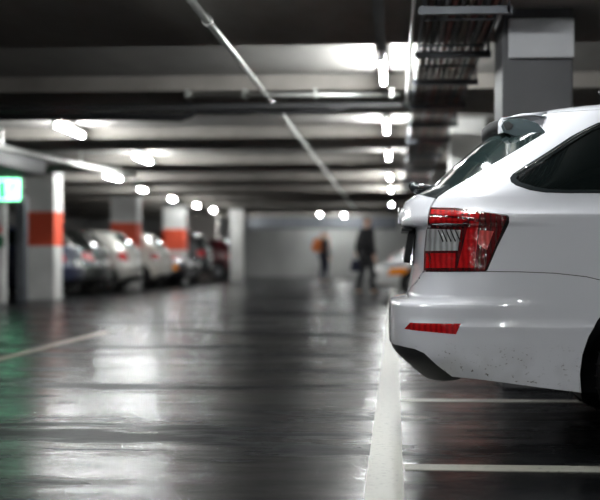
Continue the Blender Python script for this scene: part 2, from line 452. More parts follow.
# ------------------------------------------------------------------ car body surfaces
def pchip(T):
    xs = [a for a, _ in T]; ys = [b for _, b in T]; n = len(xs)
    h = [xs[i + 1] - xs[i] for i in range(n - 1)]; d = [(ys[i + 1] - ys[i]) / h[i] for i in range(n - 1)]
    m = [0] * n; m[0] = d[0]; m[-1] = d[-1]
    for i in range(1, n - 1):
        if d[i - 1] * d[i] > 0:
            w1 = 2 * h[i] + h[i - 1]; w2 = h[i] + 2 * h[i - 1]; m[i] = (w1 + w2) / (w1 / d[i - 1] + w2 / d[i])
    def f(x):
        if x <= xs[0]: return ys[0]
        if x >= xs[-1]: return ys[-1]
        lo, hi = 0, n - 1
        while hi - lo > 1:
            k = (lo + hi) // 2
            if xs[k] <= x: lo = k
            else: hi = k
        t = (x - xs[lo]) / h[lo]; t2 = t * t; t3 = t2 * t
        return (2*t3 - 3*t2 + 1)*ys[lo] + (t3 - 2*t2 + t)*h[lo]*m[lo] + (3*t2 - 2*t3)*ys[hi] + (t3 - t2)*h[lo]*m[hi]
    return f

def bez(p0, p1, p2, p3, s):
    u = 1 - s; c = (u**3, 3*u*u*s, 3*u*s*s, s**3)
    return tuple(c[0]*p0[i] + c[1]*p1[i] + c[2]*p2[i] + c[3]*p3[i] for i in (0, 1))

class Shape:
    """a car body as stacked plan contours: s 0..1 rear face and corner, 1..2 flank, 2..3 front corner and nose"""
    def __init__(s, R, W, F, K=((.9, .74), (1.1, .70), (1.4, .62)), B=((.9, .07), (1.1, .09), (1.4, .16)), corner=.62):
        s.R, s.W, s.F, s.K, s.B = pchip(R), pchip(W), pchip(F), pchip(K), pchip(B)
        s.c = corner; s.z0 = R[0][0]; s.z1 = R[-1][0]
        kn = sorted(set([a for a, _ in R] + [a for a, _ in W])); s.levels = []
        for a, b in zip(kn, kn[1:]):
            n = max(1, int(math.ceil((b - a) / .03)))
            s.levels += [a + (b - a) * i / n for i in range(n)]
        s.levels.append(kn[-1])
    def P(s, u, z):
        r, w, f = s.R(z), s.W(z), s.F(z); xe = r + s.c; xf = max(f - .75, xe + .02)
        if u <= 1: p = bez((r, 0), (r + .005, s.K(z) * w), (r + s.B(z), w), (xe, w), u)
        elif u <= 2: p = (xe + (u - 1) * (xf - xe), w)
        else: p = bez((xf, w), (f - .12, w), (f, .7 * w), (f, 0), u - 2)
        return Vector((p[0], -p[1], z))
    def N(s, u, z):
        e = .004
        u = min(max(u, e), 3 - e)
        a = s.P(u + e, z) - s.P(u - e, z)
        za, zb = max(s.z0, z - .003), min(s.z1 - .0005, z + .003)
        if zb <= za: za = zb - .003
        b = s.P(u, zb) - s.P(u, za)
        n = a.cross(b)
        return n.normalized() if n.length > 1e-9 else Vector((0, 0, 1))
    def sx(s, x, z):
        lo, hi = 0.0, 3.0
        for _ in range(40):
            k = (lo + hi) / 2
            if s.P(k, z).x < x: lo = k
            else: hi = k
        return lo

def inside(p, poly):
    x, y = p; r = False; j = len(poly) - 1
    for i in range(len(poly)):
        xi, yi = poly[i]; xj, yj = poly[j]
        if (yi > y) != (yj > y) and x < (xj - xi) * (y - yi) / (yj - yi) + xi: r = not r
        j = i
    return r

def dense(poly, ds, dz, levels, sh):
    out = []
    for (a, b), (c, d) in zip(poly, poly[1:] + poly[:1]):
        flank_edge = .45 < a < 2.55 and .45 < c < 2.55          # straight in side view
        if flank_edge:
            xa, xc = sh.P(a, b).x, sh.P(c, d).x
            n = max(1, int(max(abs(xc - xa) / (ds * .6), abs(d - b) / dz)) + 1)
        else:
            n = max(1, int(max(abs(c - a) / ds, abs(d - b) / dz)) + 1)
        ts = [i / n for i in range(n)]
        if abs(d - b) > 1e-6: ts += [t for t in ((l - b) / (d - b) for l in levels) if 0 < t < 1]
        ts = sorted(set(ts)); ts2 = []
        for t in ts:
            if not ts2 or t - ts2[-1] > .02 / max(1, n / 4): ts2.append(t)
        for t in ts2:
            z = b + (d - b) * t
            if flank_edge and t > 0: out.append((sh.sx(xa + (xc - xa) * t, z), z))
            else: out.append((a + (c - a) * t, z))
    return out

def panel(sh, name, poly, m, parent, holes=(), off=0.0, thick=0.012, ds=.04, dz=.02, sides=(1,), flank=.04, rim=True):
    """cut a piece of the body surface along an outline given on that surface; sides: 1 near half, -1 its mirror image"""
    rings = [dense(list(poly), ds, dz, sh.levels, sh)] + [dense(list(h), ds, dz, sh.levels, sh) for h in holes]
    pts, edges = [], []
    for r in rings:
        b = len(pts); pts += r
        edges += [(b + i, b + (i + 1) % len(r)) for i in range(len(r))]
    nb = len(pts)
    us = [p[0] for p in rings[0]]; zs = [p[1] for p in rings[0]]
    grid_s = []
    u = 0.0
    while u <= 3.0:
        grid_s.append(u); u += ds if (u < 1 - 1e-6 or u >= 2 - 1e-6) else flank
    for z in sh.levels:
        if not (min(zs) < z < max(zs)): continue
        for u in grid_s:
            if min(us) < u < max(us) and inside((u, z), rings[0]) and not any(inside((u, z), h) for h in rings[1:]):
                if min((abs(u - q[0]) / ds) ** 2 + (abs(z - q[1]) / .012) ** 2 for q in pts[:nb]) > .09: pts.append((u, z))
    V, E_, F_, ov, oe, of = delaunay_2d_cdt([Vector(p) for p in pts], edges, [], 0, 1e-6)
    tris = []
    for f in F_:
        c = (sum(V[i][0] for i in f) / 3, sum(V[i][1] for i in f) / 3)
        if inside(c, rings[0]) and not any(inside(c, h) for h in rings[1:]): tris.append(tuple(f))
    cnt = {}
    for f in tris:
        for a, b in ((f[0], f[1]), (f[1], f[2]), (f[2], f[0])):
            k = (min(a, b), max(a, b)); cnt.setdefault(k, []).append((a, b))
    base = [(sh.P(v[0], v[1]), sh.N(v[0], v[1])) for v in V]
    co, nn, faces, fn = [], [], [], []
    for sd in sides:
        fl = Vector((1, sd, 1)); b0 = len(co)
        co += [(p + n * off) * fl for p, n in base]; nn += [n * fl for p, n in base]
        def add(f, nrm=None):
            faces.append(f if sd == 1 else f[::-1]); fn.append(nrm)
        for f in tris:
            a, b, c = (base[i][0] for i in f)
            nrm = (b - a).cross(c - a); ref = base[f[0]][1] + base[f[1]][1] + base[f[2]][1]
            g = tuple(b0 + i for i in f)
            add(g if nrm.dot(ref) >= 0 else g[::-1])
        if rim:
            deep = {}
            def dv(i):
                if i not in deep:
                    p, n = base[i]; deep[i] = len(co); co.append((p + n * (off - thick)) * fl); nn.append(n * fl)
                return deep[i]
            for k, es in cnt.items():
                if len(es) != 1: continue
                a, b = es[0]
                if abs(V[a][0]) < 1e-6 and abs(V[b][0]) < 1e-6: continue
                if abs(V[a][0] - 3) < 1e-6 and abs(V[b][0] - 3) < 1e-6: continue
                pa, pb = base[a][0], base[b][0]
                out = (pb - pa).cross(base[a][1])
                if out.length > 1e-9: out.normalize()
                tri = next(f for f in tris if a in f and b in f)
                cc_ = sum((base[i][0] for i in tri), Vector()) / 3
                if out.dot(cc_ - pa) > 0: out = -out
                f = (b0 + a, b0 + b, dv(b), dv(a))
                nr = (co[f[1]] - co[f[0]]).cross(co[f[2]] - co[f[0]])
                faces.append(f if nr.dot(out * fl) >= 0 else f[::-1]); fn.append(out * fl)
    me = bpy.data.meshes.new(name)
    me.from_pydata([tuple(c) for c in co], [], faces); me.update()
    for p in me.polygons: p.use_smooth = True
    ln = [None] * len(me.loops)
    for p in me.polygons:
        for li in p.loop_indices:
            n = fn[p.index] if fn[p.index] is not None else nn[me.loops[li].vertex_index]
            ln[li] = tuple(n.normalized()) if n.length > 1e-9 else (0, 0, 1)
    me.normals_split_custom_set(ln)
    return link(name, me, m, parent)

def arch_pts(sh, cx, cz, r, z_low, n=18):
    """outline of a wheel arch from its front foot over the top to its rear foot, on the surface"""
    a0 = math.asin(max(-1, (z_low - cz) / r)); out = []
    for i in range(n + 1):
        a = a0 + (math.pi - 2 * a0) * i / n
        x, z = cx + r * math.cos(a), cz + r * math.sin(a)
        out.append((sh.sx(x, z), z))
    return out

def wheel(parent, x, y, rad, width, side, m_rim='alloy', spokes=5):
    """side -1: outer face towards -y"""
    prof = [(rad - .115, -.5), (rad - .08, -.52), (rad - .03, -.5), (rad - .006, -.40), (rad, -.2), (rad, .2), (rad - .006, .40), (rad - .03, .5), (rad - .08, .52), (rad - .115, .5)]
    bm = bmesh.new(); add_lathe(bm, [(r, h * width) for r, h in prof], (0, 0, 0), 40)
    for q in range(40):                       # tread grooves across the tyre
        t = 2 * math.pi * q / 40
        p = Vector((math.cos(t), 0, math.sin(t))) * (rad + .001)
        add_tube(bm, [p + Vector((0, -.30 * width, 0)), p + Vector((0, .30 * width, 0))], .004, 4)
    bmesh.ops.recalc_face_normals(bm, faces=bm.faces[:])
    w = link('wheel', bm, M['rubber'], parent, True)
    w.location = (x, y, rad)
    bm = bmesh.new(); ri = rad - .105; o = side * width * .40
    add_lathe(bm, [(ri + .012, side * width * .5), (ri - .012, o), (ri - .03, side * width * .1), (ri - .04, -side * width * .3)], (0, 0, 0), 36)
    for q in range(spokes):
        t = 2 * math.pi * q / spokes
        for dt in (-.16, .16):
            add_tube(bm, [(.05 * math.cos(t), side * width * .36, .05 * math.sin(t)), ((ri - .01) * math.cos(t + dt), o, (ri - .01) * math.sin(t + dt))], [.024, .017], 6)
    add_lathe(bm, [(.0, side * width * .42), (.055, side * width * .40), (.07, side * width * .3), (.07, 0)], (0, 0, 0), 20)
    add_lathe(bm, [(.0, -side * .02), (.15, -side * .02), (.15, -side * .04), (0, -side * .04)], (0, 0, 0), 24)   # brake disc
    bmesh.ops.recalc_face_normals(bm, faces=bm.faces[:])
    link('rim', bm, M[m_rim], w, True)
    return w

# ------------------------------------------------------------------ the white estate car
SK = Shape(
    R=[(.18,.34),(.22,.27),(.27,.15),(.33,.075),(.385,.018),(.40,.008),(.46,0),(.53,0),(.60,.003),(.622,.008),(.634,.08),(.66,.088),(.78,.108),(.94,.118),(.952,.112),(.960,.062),(.98,.055),(1.02,.058),(1.07,.07),(1.10,.105),(1.125,.16),(1.24,.295),(1.37,.445),(1.42,.505),(1.46,.57),(1.49,.70),(1.511,.95),(1.525,1.25)],
    W=[(.18,.84),(.25,.872),(.4,.892),(.515,.907),(.532,.910),(.542,.903),(.62,.906),(.7,.907),(.85,.905),(.97,.903),(.994,.902),(.998,.900),(1.004,.893),(1.03,.870),(1.1,.835),(1.15,.81),(1.25,.757),(1.35,.70),(1.40,.67),(1.46,.63),(1.49,.575),(1.503,.50),(1.516,.33),(1.525,.0)],
    F=[(.18,4.6),(.25,4.72),(.4,4.78),(.55,4.78),(.65,4.74),(.75,4.6),(.85,4.25),(.95,3.8),(1.02,3.55),(1.2,3.15),(1.4,2.7),(1.46,2.5),(1.49,2.3),(1.511,2.0),(1.525,1.7)])
sk = empty('estate_car', (-0.03, 6.5, 0))
tag(sk, 'big white estate car parked at the right, its rear corner in sharp focus', 'car')
X = lambda x, z: (SK.sx(x, z), z)
TG_EDGE = [(.436,1.13),(.541,1.078),(.519,1.03),(.372,.947),(.35,.842),(.366,.757),(.288,.709),(.119,.667),(0,.641)]
TAIL = [(.526,1.032),(.67,1.024),(.779,1.007),(.868,.990),(.873,.984),(.862,.96),(.785,.861),(.754,.764),(.615,.762),(.366,.762),(.350,.851),(.362,.935),(.375,.946),(.386,.951),(.47,.957),(.515,.974),(.520,.991)]
RCX, FCX, RA, RZ = 1.192, 3.895, .405, .335
arch_r = arch_pts(SK, RCX, RZ, RA, .262)
arch_f = arch_pts(SK, FCX, RZ, RA, .262)
seam = [(.754,.7585),(.876,.7575),(.975,.752),X(.81,.738),X(.86,.726)]
# rear bumper
near_arch = [p for p in reversed(arch_r) if True]           # rear foot -> over the top -> front foot
rear_half = [p for p in near_arch if SK.P(*p).x < RCX - .02 and p[1] <= .72]
DIFF = [(0,.425),(.164,.428),(.364,.432),(.506,.428),(.573,.413),(.605,.36),(.619,.316)]
LOW = [(.729,.311),(.811,.302),(.918,.282)]
REFL = [(.418,.508),(.477,.539),(.761,.544),(.741,.498),(.616,.504)]
bumper = [(0,.638),(.119,.664),(.288,.706),(.366,.7545)] + seam[0:] + [X(1.02,.715)] + [p for p in reversed(rear_half) if SK.P(*p).x < 1.02] + list(reversed(LOW)) + list(reversed(DIFF))
panel(SK, 'rear_bumper', bumper, M['white'], sk, holes=[REFL], sides=(1, -1), ds=.03, dz=.015, flank=.01)
low2 = [(.619,.3145),(.605,.357),(.573,.410),(.506,.425),(.364,.429),(.164,.425),(0,.422)]
panel(SK, 'rear_diffuser', [(0,.275),(.30,.275),(.5,.283),(.60,.295),(.64,.303),(.640,.311)] + low2[1:], M['black'], sk, off=-.006, sides=(1, -1), ds=.05)
box('under_shield', .72, 4.2, -.56, .56, .235, .30, M['black'], sk)
for sd in (1, -1):
    r = panel(SK, 'reflector', REFL, M['red'], sk, off=-.001, sides=(sd,), ds=.04)
# quarter panel: everything between tailgate, bumper seam, roof and rear door
WINO = [(.759,1.153),(.75,1.171),(.769,1.218),(.786,1.268),(.802,1.335),(.826,1.375),(.842,1.394)]
def win_top(x): return 1.394 + .022 * min(1, (x - .9) / .5) - .018 * max(0, (x - 2.0)) ** 2
DLO = WINO + [X(x, win_top(x)) for x in (1.1, 1.3, 1.6, 1.9, 2.2, 2.5, 2.62)] + [X(2.72,1.34), X(3.0,1.22), X(3.25,1.09), X(3.15,1.075)] + \
      [X(x, 1.084) for x in (2.8, 2.3, 1.8, 1.3, .95)] + [(1.026,1.084),(.966,1.087),(.91,1.098),(.829,1.119),(.787,1.135)]
GE = [(.548,1.078),(.531,1.115),(.543,1.166),(.606,1.24),(.634,1.292),(.664,1.357),(.60,1.385),(.45,1.42),(.32,1.447)]
ZR = 1.525
top_z = 1.455
quarter = [(.525,1.032)] + [(.548,1.078)] + GE[1:] + [(.32,top_z), (1.0,top_z)] + [X(x, top_z) for x in (1.3, 1.6)] + \
          [X(1.70,1.40), X(1.72,1.20), X(1.72,1.0), X(1.70,.85), X(1.64,.72)]
quarter += [p for p in arch_r if 1.02 < SK.P(*p).x < 1.62 and p[1] > .62]
quarter += [X(1.02,.718), X(.86,.729), X(.81,.741), (.975,.755),(.876,.7605),(.754,.7615)] + [(.763,.764),(.793,.861),(.869,.958),(.880,.984),(.872,.994),(.780,1.0105),(.671,1.0275)]
QH = WINO + [X(x, win_top(x)) for x in (1.1, 1.3, 1.6, 1.67)] + [X(1.68,1.25), X(1.68,1.084)] + [X(x, 1.084) for x in (1.3, .95)] + [(1.026,1.084),(.966,1.087),(.91,1.098),(.829,1.119),(.787,1.135)]
panel(SK, 'quarter_panel', quarter, M['white'], sk, holes=[QH], sides=(1,), ds=.03, dz=.015, flank=.015)
panel(SK, 'quarter_panel', quarter, M['white'], sk, holes=[QH], sides=(-1,), ds=.03, dz=.015, flank=.015)
# roof
roof = [(0,1.462),(.32,1.457),(1.0,1.457)] + [X(x, 1.457) for x in (1.3, 1.8, 2.3)] + [(3,1.457),(3,ZR),(0,ZR)]
panel(SK, 'roof', roof, M['white'], sk, sides=(1, -1), ds=.08, dz=.03, flank=.05, rim=False)
# rear door, front door, front wing, bonnet, front bumper
def cutline(x0, z0, x1, z1): return [X(x0 + (x1 - x0) * i / 6, z0 + (z1 - z0) * i / 6) for i in range(7)]
door_arch = [p for p in reversed(arch_r) if SK.P(*p).x > RCX and .37 < p[1] < .64]
rear_door = [X(1.705,1.45), X(1.725,1.20), X(1.725,1.0), X(1.705,.85), X(1.642,.712)] + [(p[0] + .006, p[1]) for p in door_arch] + [X(1.603,.36), X(2.36,.36), X(2.36,1.0), X(2.33,1.45)]
front_door = [X(2.337,1.45), X(2.367,1.0), X(2.367,.36), X(3.40,.36), X(3.44,.7), X(3.42,1.03), X(3.26,1.10), X(3.0,1.24), X(2.72,1.37), X(2.58,1.43), X(2.50,1.448)]
dl_top = lambda a, b: [X(a + (b - a) * i / 5, win_top(a + (b - a) * i / 5)) for i in range(6)]
rd_hole = [X(1.79,1.084), X(1.79,win_top(1.79))] + dl_top(1.79, 2.28)[1:] + [X(2.29,1.084)]
fd_hole = [X(2.42,1.084), X(2.40,win_top(2.40)), X(2.55,win_top(2.55)), X(2.66,1.36), X(3.0,1.215), X(3.22,1.105), X(3.15,1.084)]
for sd in (1, -1):
    d = panel(SK, 'rear_door', rear_door, M['white'], sk, holes=[rd_hole], sides=(sd,), ds=.06, flank=.02)
    b = box('door_handle', 1.86, 2.06, -sd * .93 - .012, -sd * .93 + .012, .905, .93, M['white'], d, .008)
    d = panel(SK, 'front_door', front_door, M['white'], sk, holes=[fd_hole], sides=(sd,), ds=.06, flank=.02)
    b = box('door_handle', 2.50, 2.70, -sd * .93 - .012, -sd * .93 + .012, .905, .93, M['white'], d, .008)
    bm = bmesh.new(); bmesh.ops.create_uvsphere(bm, u_segments=16, v_segments=10, radius=1)
    bmesh.ops.transform(bm, matrix=Matrix.Translation((3.12, -sd * .98, 1.10)) @ Matrix.Diagonal((.08, .12, .08, 1)), verts=bm.verts[:])
    add_tube(bm, [(3.12, -sd * .83, 1.05), (3.12, -sd * .95, 1.07)], .025, 8)
    link('wing_mirror', bm, M['white'], sk, True)
    panel(SK, 'rear_door_glass', rd_hole, M['glass'], sk, off=-.004, sides=(sd,), ds=.06, flank=.03)
    panel(SK, 'front_door_glass', fd_hole, M['glass'], sk, off=-.004, sides=(sd,), ds=.06, flank=.03)
    wing = [X(3.408,1.028), X(3.446,.7), X(3.42,.46)] + [p for p in reversed(arch_f) if p[1] > .46] + [X(4.30,.46), X(4.36,.60), X(4.16,.70), X(3.98,.86), X(3.72,.955)]
    panel(SK, 'front_wing', wing, M['white'], sk, sides=(sd,), ds=.06, flank=.03)
    panel(SK, 'sill', [X(1.598,.262), X(1.603,.355), X(3.43,.355), X(3.43,.262)], M['white'], sk, sides=(sd,), ds=.08, flank=.05)
    panel(SK, 'headlight', [X(4.17,.70), X(4.37,.60), (2.72,.60), (2.62,.70)], M['lamp'], sk, off=.002, sides=(sd,), ds=.05)
panel(SK, 'bonnet', [X(3.73,.957), X(3.99,.862), X(4.17,.705), (2.64,.705), (2.74,.70), (3,.70), (3,1.01), X(3.43,1.03)], M['white'], sk, sides=(1, -1), ds=.06, flank=.04)
panel(SK, 'windscreen', [X(3.30,1.10), X(3.44,1.035), (3,1.02), (3,1.448), X(2.52,1.447), X(2.60,1.425), X(2.74,1.365), X(3.02,1.235)], M['glass'], sk, off=-.004, sides=(1, -1), ds=.08, flank=.04)
panel(SK, 'front_bumper', [X(4.30,.455), X(4.37,.595), (2.73,.595), (2.64,.695), (3,.695), (3,.262), X(4.25,.262)], M['white'], sk, sides=(1, -1), ds=.06)
panel(SK, 'front_grille', [(2.80,.685), (3,.685), (3,.60), (2.80,.60)], M['black'], sk, off=.004, sides=(1, -1), ds=.06)

# side glass with its black frame; the quarter glass is the pane in the picture
WINI = [(.786,1.15),(.779,1.165),(.797,1.202),(.818,1.251),(.839,1.328),(.853,1.358),(.868,1.374)]
GTOP = [X(x, win_top(x) - .018) for x in (1.1, 1.3, 1.6)]
glassq = WINI + GTOP + [X(1.66,1.30), X(1.665,1.105), X(1.3,1.1), X(.95,1.098), (1.017,1.098), (.96,1.102), (.906,1.112), (.821,1.134)]
frame_out = WINO + [X(x, win_top(x)) for x in (1.1, 1.3, 1.6, 1.70)] + [X(1.72,1.25), X(1.722,1.084)] + [X(x, 1.084) for x in (1.3, .95)] + [(1.026,1.084),(.966,1.087),(.91,1.098),(.829,1.119),(.787,1.135)]
for sd in (1, -1):
    fr = panel(SK, 'window_frame', frame_out, M['gloss'], sk, holes=[glassq], off=.001, sides=(sd,), ds=.03, dz=.015, flank=.015)
    gl = panel(SK, 'quarter_glass', glassq, M['glass'], sk, off=-.006, sides=(sd,), ds=.03, dz=.015, flank=.03)
    # bright bead that follows the upper inner edge of the frame
    bd = []
    for a, b in zip(WINO[1:], WINI[1:]):
        u, z = a[0] * .45 + b[0] * .55, a[1] * .45 + b[1] * .55
        p = SK.P(u, z) + SK.N(u, z) * .0025; bd.append((p.x, p.y * sd, p.z))
    tube('window_bead', bd, .0035, M['chrome'], fr, 8)
    tag(bpy.data.objects[fr.name], None)

# tailgate
tail_gate = [(0,.645),(.119,.671),(.285,.713),(.358,.760),(.342,.842),(.352,.935),(.363,.944),(.376,.951),(.46,.957),(.504,.974),(.509,.991),(.515,1.03),(.532,1.076),(.40,1.094),(.2,1.112),(0,1.118)]
tg = panel(SK, 'tailgate', tail_gate, M['white'], sk, sides=(1, -1), ds=.03, dz=.012)
panel(SK, 'window_base', [(0,1.112),(.2,1.106),(.40,1.089),(.540,1.072),(.548,1.079),(.531,1.115),(.46,1.135),(.2,1.145),(0,1.148)], M['gloss'], tg, off=.002, sides=(1, -1), ds=.03)
rg = panel(SK, 'rear_window', [(0,1.146),(.2,1.143),(.46,1.133),(.526,1.113),(.538,1.166),(.601,1.24),(.629,1.292),(.660,1.357),(.60,1.385),(.45,1.418),(.2,1.43),(0,1.433)], M['rearglass'], tg, off=-.001, sides=(1, -1), ds=.03)
# number plate in its recess and the handle bar above it
bm = bmesh.new()
add_box(bm, -.026, .0, -.27, .27, -.065, .065)
pl = link('number_plate', bm, M['plate'], tg); pl.location = (.112, 0, .868); pl.rotation_euler = (0, .16, 0)
bm = bmesh.new()
for y0, y1, z0, z1 in ((-.285, .285, .065, .078), (-.285, .285, -.078, -.065), (-.285, -.27, -.078, .078), (.27, .285, -.078, .078)):
    add_box(bm, -.030, .0, y0, y1, z0, z1)
link('plate_frame', bm, M['black'], pl)
box('handle_bar', .060, .11, -.33, .33, .938, .953, M['black'], tg, .004)
bm = bmesh.new(); add_lathe(bm, [(0, -.004), (.036, -.004), (.04, 0), (.04, .02)], (0, 0, 0), 24, 'z')
lg = link('emblem', bm, M['chrome'], tg, True); lg.location = (.064, 0, 1.02); lg.rotation_euler = (0, -math.pi / 2, 0)
# rear wiper
wp = empty('rear_wiper', (.135, 0, 1.150)); wp.parent = tg
bm = bmesh.new(); bmesh.ops.create_uvsphere(bm, u_segments=20, v_segments=12, radius=1)
bmesh.ops.transform(bm, matrix=Matrix.Rotation(.5, 4, 'Y') @ Matrix.Diagonal((.045, .05, .028, 1)), verts=bm.verts[:])
add_tube(bm, [(.0, 0, -.03), (.03, 0, -.06)], .03, 12)
link('pivot_cap', bm, M['gloss'], wp, True)
bm = bmesh.new(); add_tube(bm, [(0, 0, .005), (.02, -.10, .0), (.06, -.30, -.012), (.10, -.42, -.022)], [.018, .014, .010, .006], 8)
link('wiper_arm', bm, M['gloss'], wp, True)
# spoiler: white skin over a black core
stn = [(-.46, .505, .70, 1.438, 1.462), (-.38, .480, .70, 1.442, 1.474), (-.22, .455, .70, 1.443, 1.484), (0, .445, .70, 1.444, 1.487)]
stn = stn + [(-a, *b) for a, *b in reversed(stn[:-1])]
def spoiler(skin):
    bm = bmesh.new(); rings = []
    for y, xl, xf, zl, zf in stn:
        mx = (xl + xf) / 2; mz = (zl + zf) / 2 + .006
        if skin: prof = [(xf, zf), (mx, mz), (xl + .03, zl + .001), (xl + .026, zl - .010), (mx, mz - .014), (xf, zf - .016)]
        else: prof = [(xf, zf - .014), (mx, mz - .012), (xl + .012, zl - .003), (xl, zl - .014), (xl + .004, zl - .050), (xl + .03, zl - .066), (xl + .075, zl - .060), (xf, zf - .06)]
        rings.append([bm.verts.new((x, y, z)) for x, z in prof])
    n = len(rings[0])
    for a, b in zip(rings, rings[1:]):
        for k in range(n): bm.faces.new((a[k], a[(k + 1) % n], b[(k + 1) % n], b[k]))
    bm.faces.new(rings[0]); bm.faces.new(rings[-1][::-1])
    bmesh.ops.recalc_face_normals(bm, faces=bm.faces[:])
    return bm
def slab(name, out, depth, m, parent, sd, bev=0.0):
    """an outline of (x, y, z) points given a thickness towards the car's middle"""
    bm = bmesh.new()
    a = [bm.verts.new((x, y * sd, z)) for x, y, z in out]; b = [bm.verts.new((x, (y + depth) * sd, z)) for x, y, z in out]
    n = len(a); fs = [bm.faces.new(a), bm.faces.new(b[::-1])]
    for k in range(n): bm.faces.new((a[k], b[k], b[(k + 1) % n], a[(k + 1) % n]))
    if bev: bmesh.ops.bevel(bm, geom=[e for e in bm.edges if all(v in a for v in e.verts)], offset=bev, segments=3, affect='EDGES')
    bmesh.ops.recalc_face_normals(bm, faces=bm.faces[:])
    return link(name, bm, m, parent)
CAP = [(0.49, -0.448, 1.37), (0.49, -0.443, 1.4), (0.49, -0.445, 1.42), (0.5, -0.458, 1.44), (0.54, -0.482, 1.44), (0.59, -0.526, 1.44), (0.64, -0.564, 1.44), (0.74, -0.474, 1.44), (0.74, -0.474, 1.38), (0.62, -0.545, 1.33), (0.56, -0.498, 1.36), (0.52, -0.47, 1.38)]
FINO = [(0.51, -0.476, 1.37), (0.5, -0.47, 1.4), (0.51, -0.475, 1.42), (0.53, -0.49, 1.43), (0.57, -0.518, 1.43), (0.61, -0.55, 1.42), (0.65, -0.581, 1.4), (0.68, -0.609, 1.36), (0.61, -0.553, 1.32), (0.55, -0.509, 1.36)]
OVAL = [(0.51, -0.481, 1.4), (0.51, -0.484, 1.41), (0.53, -0.496, 1.42), (0.54, -0.509, 1.41), (0.55, -0.51, 1.4), (0.54, -0.502, 1.38), (0.52, -0.49, 1.38)]
sp = link('spoiler', spoiler(True), M['white'], tg, True)
link('spoiler_core', spoiler(False), M['black'], sp, True)
for sd in (1, -1):
    cp = slab('spoiler_end', CAP, .05, M['white'], sp, sd, .008)
    slab('side_fin', FINO, .012, M['finlet'], cp, sd, .003)
    slab('fin_recess', OVAL, .006, M['black'], cp, sd)
bm = bmesh.new(); bmesh.ops.create_cone(bm, cap_ends=True, segments=10, radius1=.02, radius2=.006, depth=.17)
bmesh.ops.transform(bm, matrix=Matrix.Translation((1.05, 0, 1.545)) @ Matrix.Rotation(-.7, 4, 'Y') @ Matrix.Diagonal((1, .6, 1, 1)), verts=bm.verts[:])
link('roof_aerial', bm, M['black'], sk, True)

# tail lights: dark housing, red bars and the clear reversing lens
BARS = [('light_bar', [(.536,1.021),(.671,1.013),(.78,.996),(.777,.978),(.733,.984),(.533,1.001)], 'red'),
        ('light_bar', [(.531,.993),(.733,.976),(.70,.961),(.525,.967)], 'red'),
        ('light_bar', [(.74,.97),(.774,.965),(.711,.774),(.629,.774),(.643,.841)], 'red'),
        ('light_bar', [(.721,.932),(.777,.926),(.755,.849),(.716,.874)], 'redpink'),
        ('light_bar', [(.359,.835),(.611,.835),(.613,.774),(.375,.772)], 'red'),
        ('reversing_lens', [(.381,.944),(.63,.933),(.621,.847),(.363,.846)], 'clear')]
for sd in (1, -1):
    tl = panel(SK, 'tail_light', TAIL, M['reddark'], sk, off=.002, sides=(sd,), ds=.03, dz=.015)
    for nm, pg, mm_ in BARS:
        o = panel(SK, nm, pg, M[mm_], tl, off=.0045, thick=.003, sides=(sd,), ds=.03, dz=.015)
        if nm == 'reversing_lens': tag(o, 'clear ribbed reversing lens')
    bm = bmesh.new()
    for i in range(5):
        a = SK.P(.49 + i * .028, .935) + SK.N(.49 + i * .028, .935) * .0055
        b = SK.P(.53 + i * .026, .885) + SK.N(.53 + i * .026, .885) * .0055
        add_tube(bm, [(a.x, a.y * sd, a.z), (b.x, b.y * sd, b.z)], .003, 6)
    link('lens_rib', bm, M['black'], tl, True)

# dark inner shell, wheel housings, wheels
inner = [(0,.30),(.5,.30),(.63,.325),(.9,.30)] + [p for p in reversed(arch_r)] + [X(2.0,.27), X(3.3,.27)] + [p for p in reversed(arch_f)] + [X(4.4,.27), (3,.27), (3,1.49), (0,1.49)]
panel(SK, 'inner_shell', inner, M['black'], sk, off=-.022, sides=(1, -1), ds=.06, flank=.04, rim=False)
for cx in (RCX, FCX):
    for sd in (1, -1):
        bm = bmesh.new(); n = 28; rr = RA + .004; prev = None
        yo, yi = -.885 * sd, -.58 * sd
        pts_ = [(cx + rr * math.cos(a), RZ + rr * math.sin(a)) for a in [-.25 + (math.pi + .5) * i / n for i in range(n + 1)]]
        vo = [bm.verts.new((x, yo, z)) for x, z in pts_]; vi = [bm.verts.new((x, yi, z)) for x, z in pts_]
        for i in range(n): bm.faces.new((vo[i], vo[i + 1], vi[i + 1], vi[i]))
        bm.faces.new(vi)
        link('wheel_housing', bm, M['black'], sk, True)
        wheel(sk, cx, -.775 * sd, .318, .215, -sd)

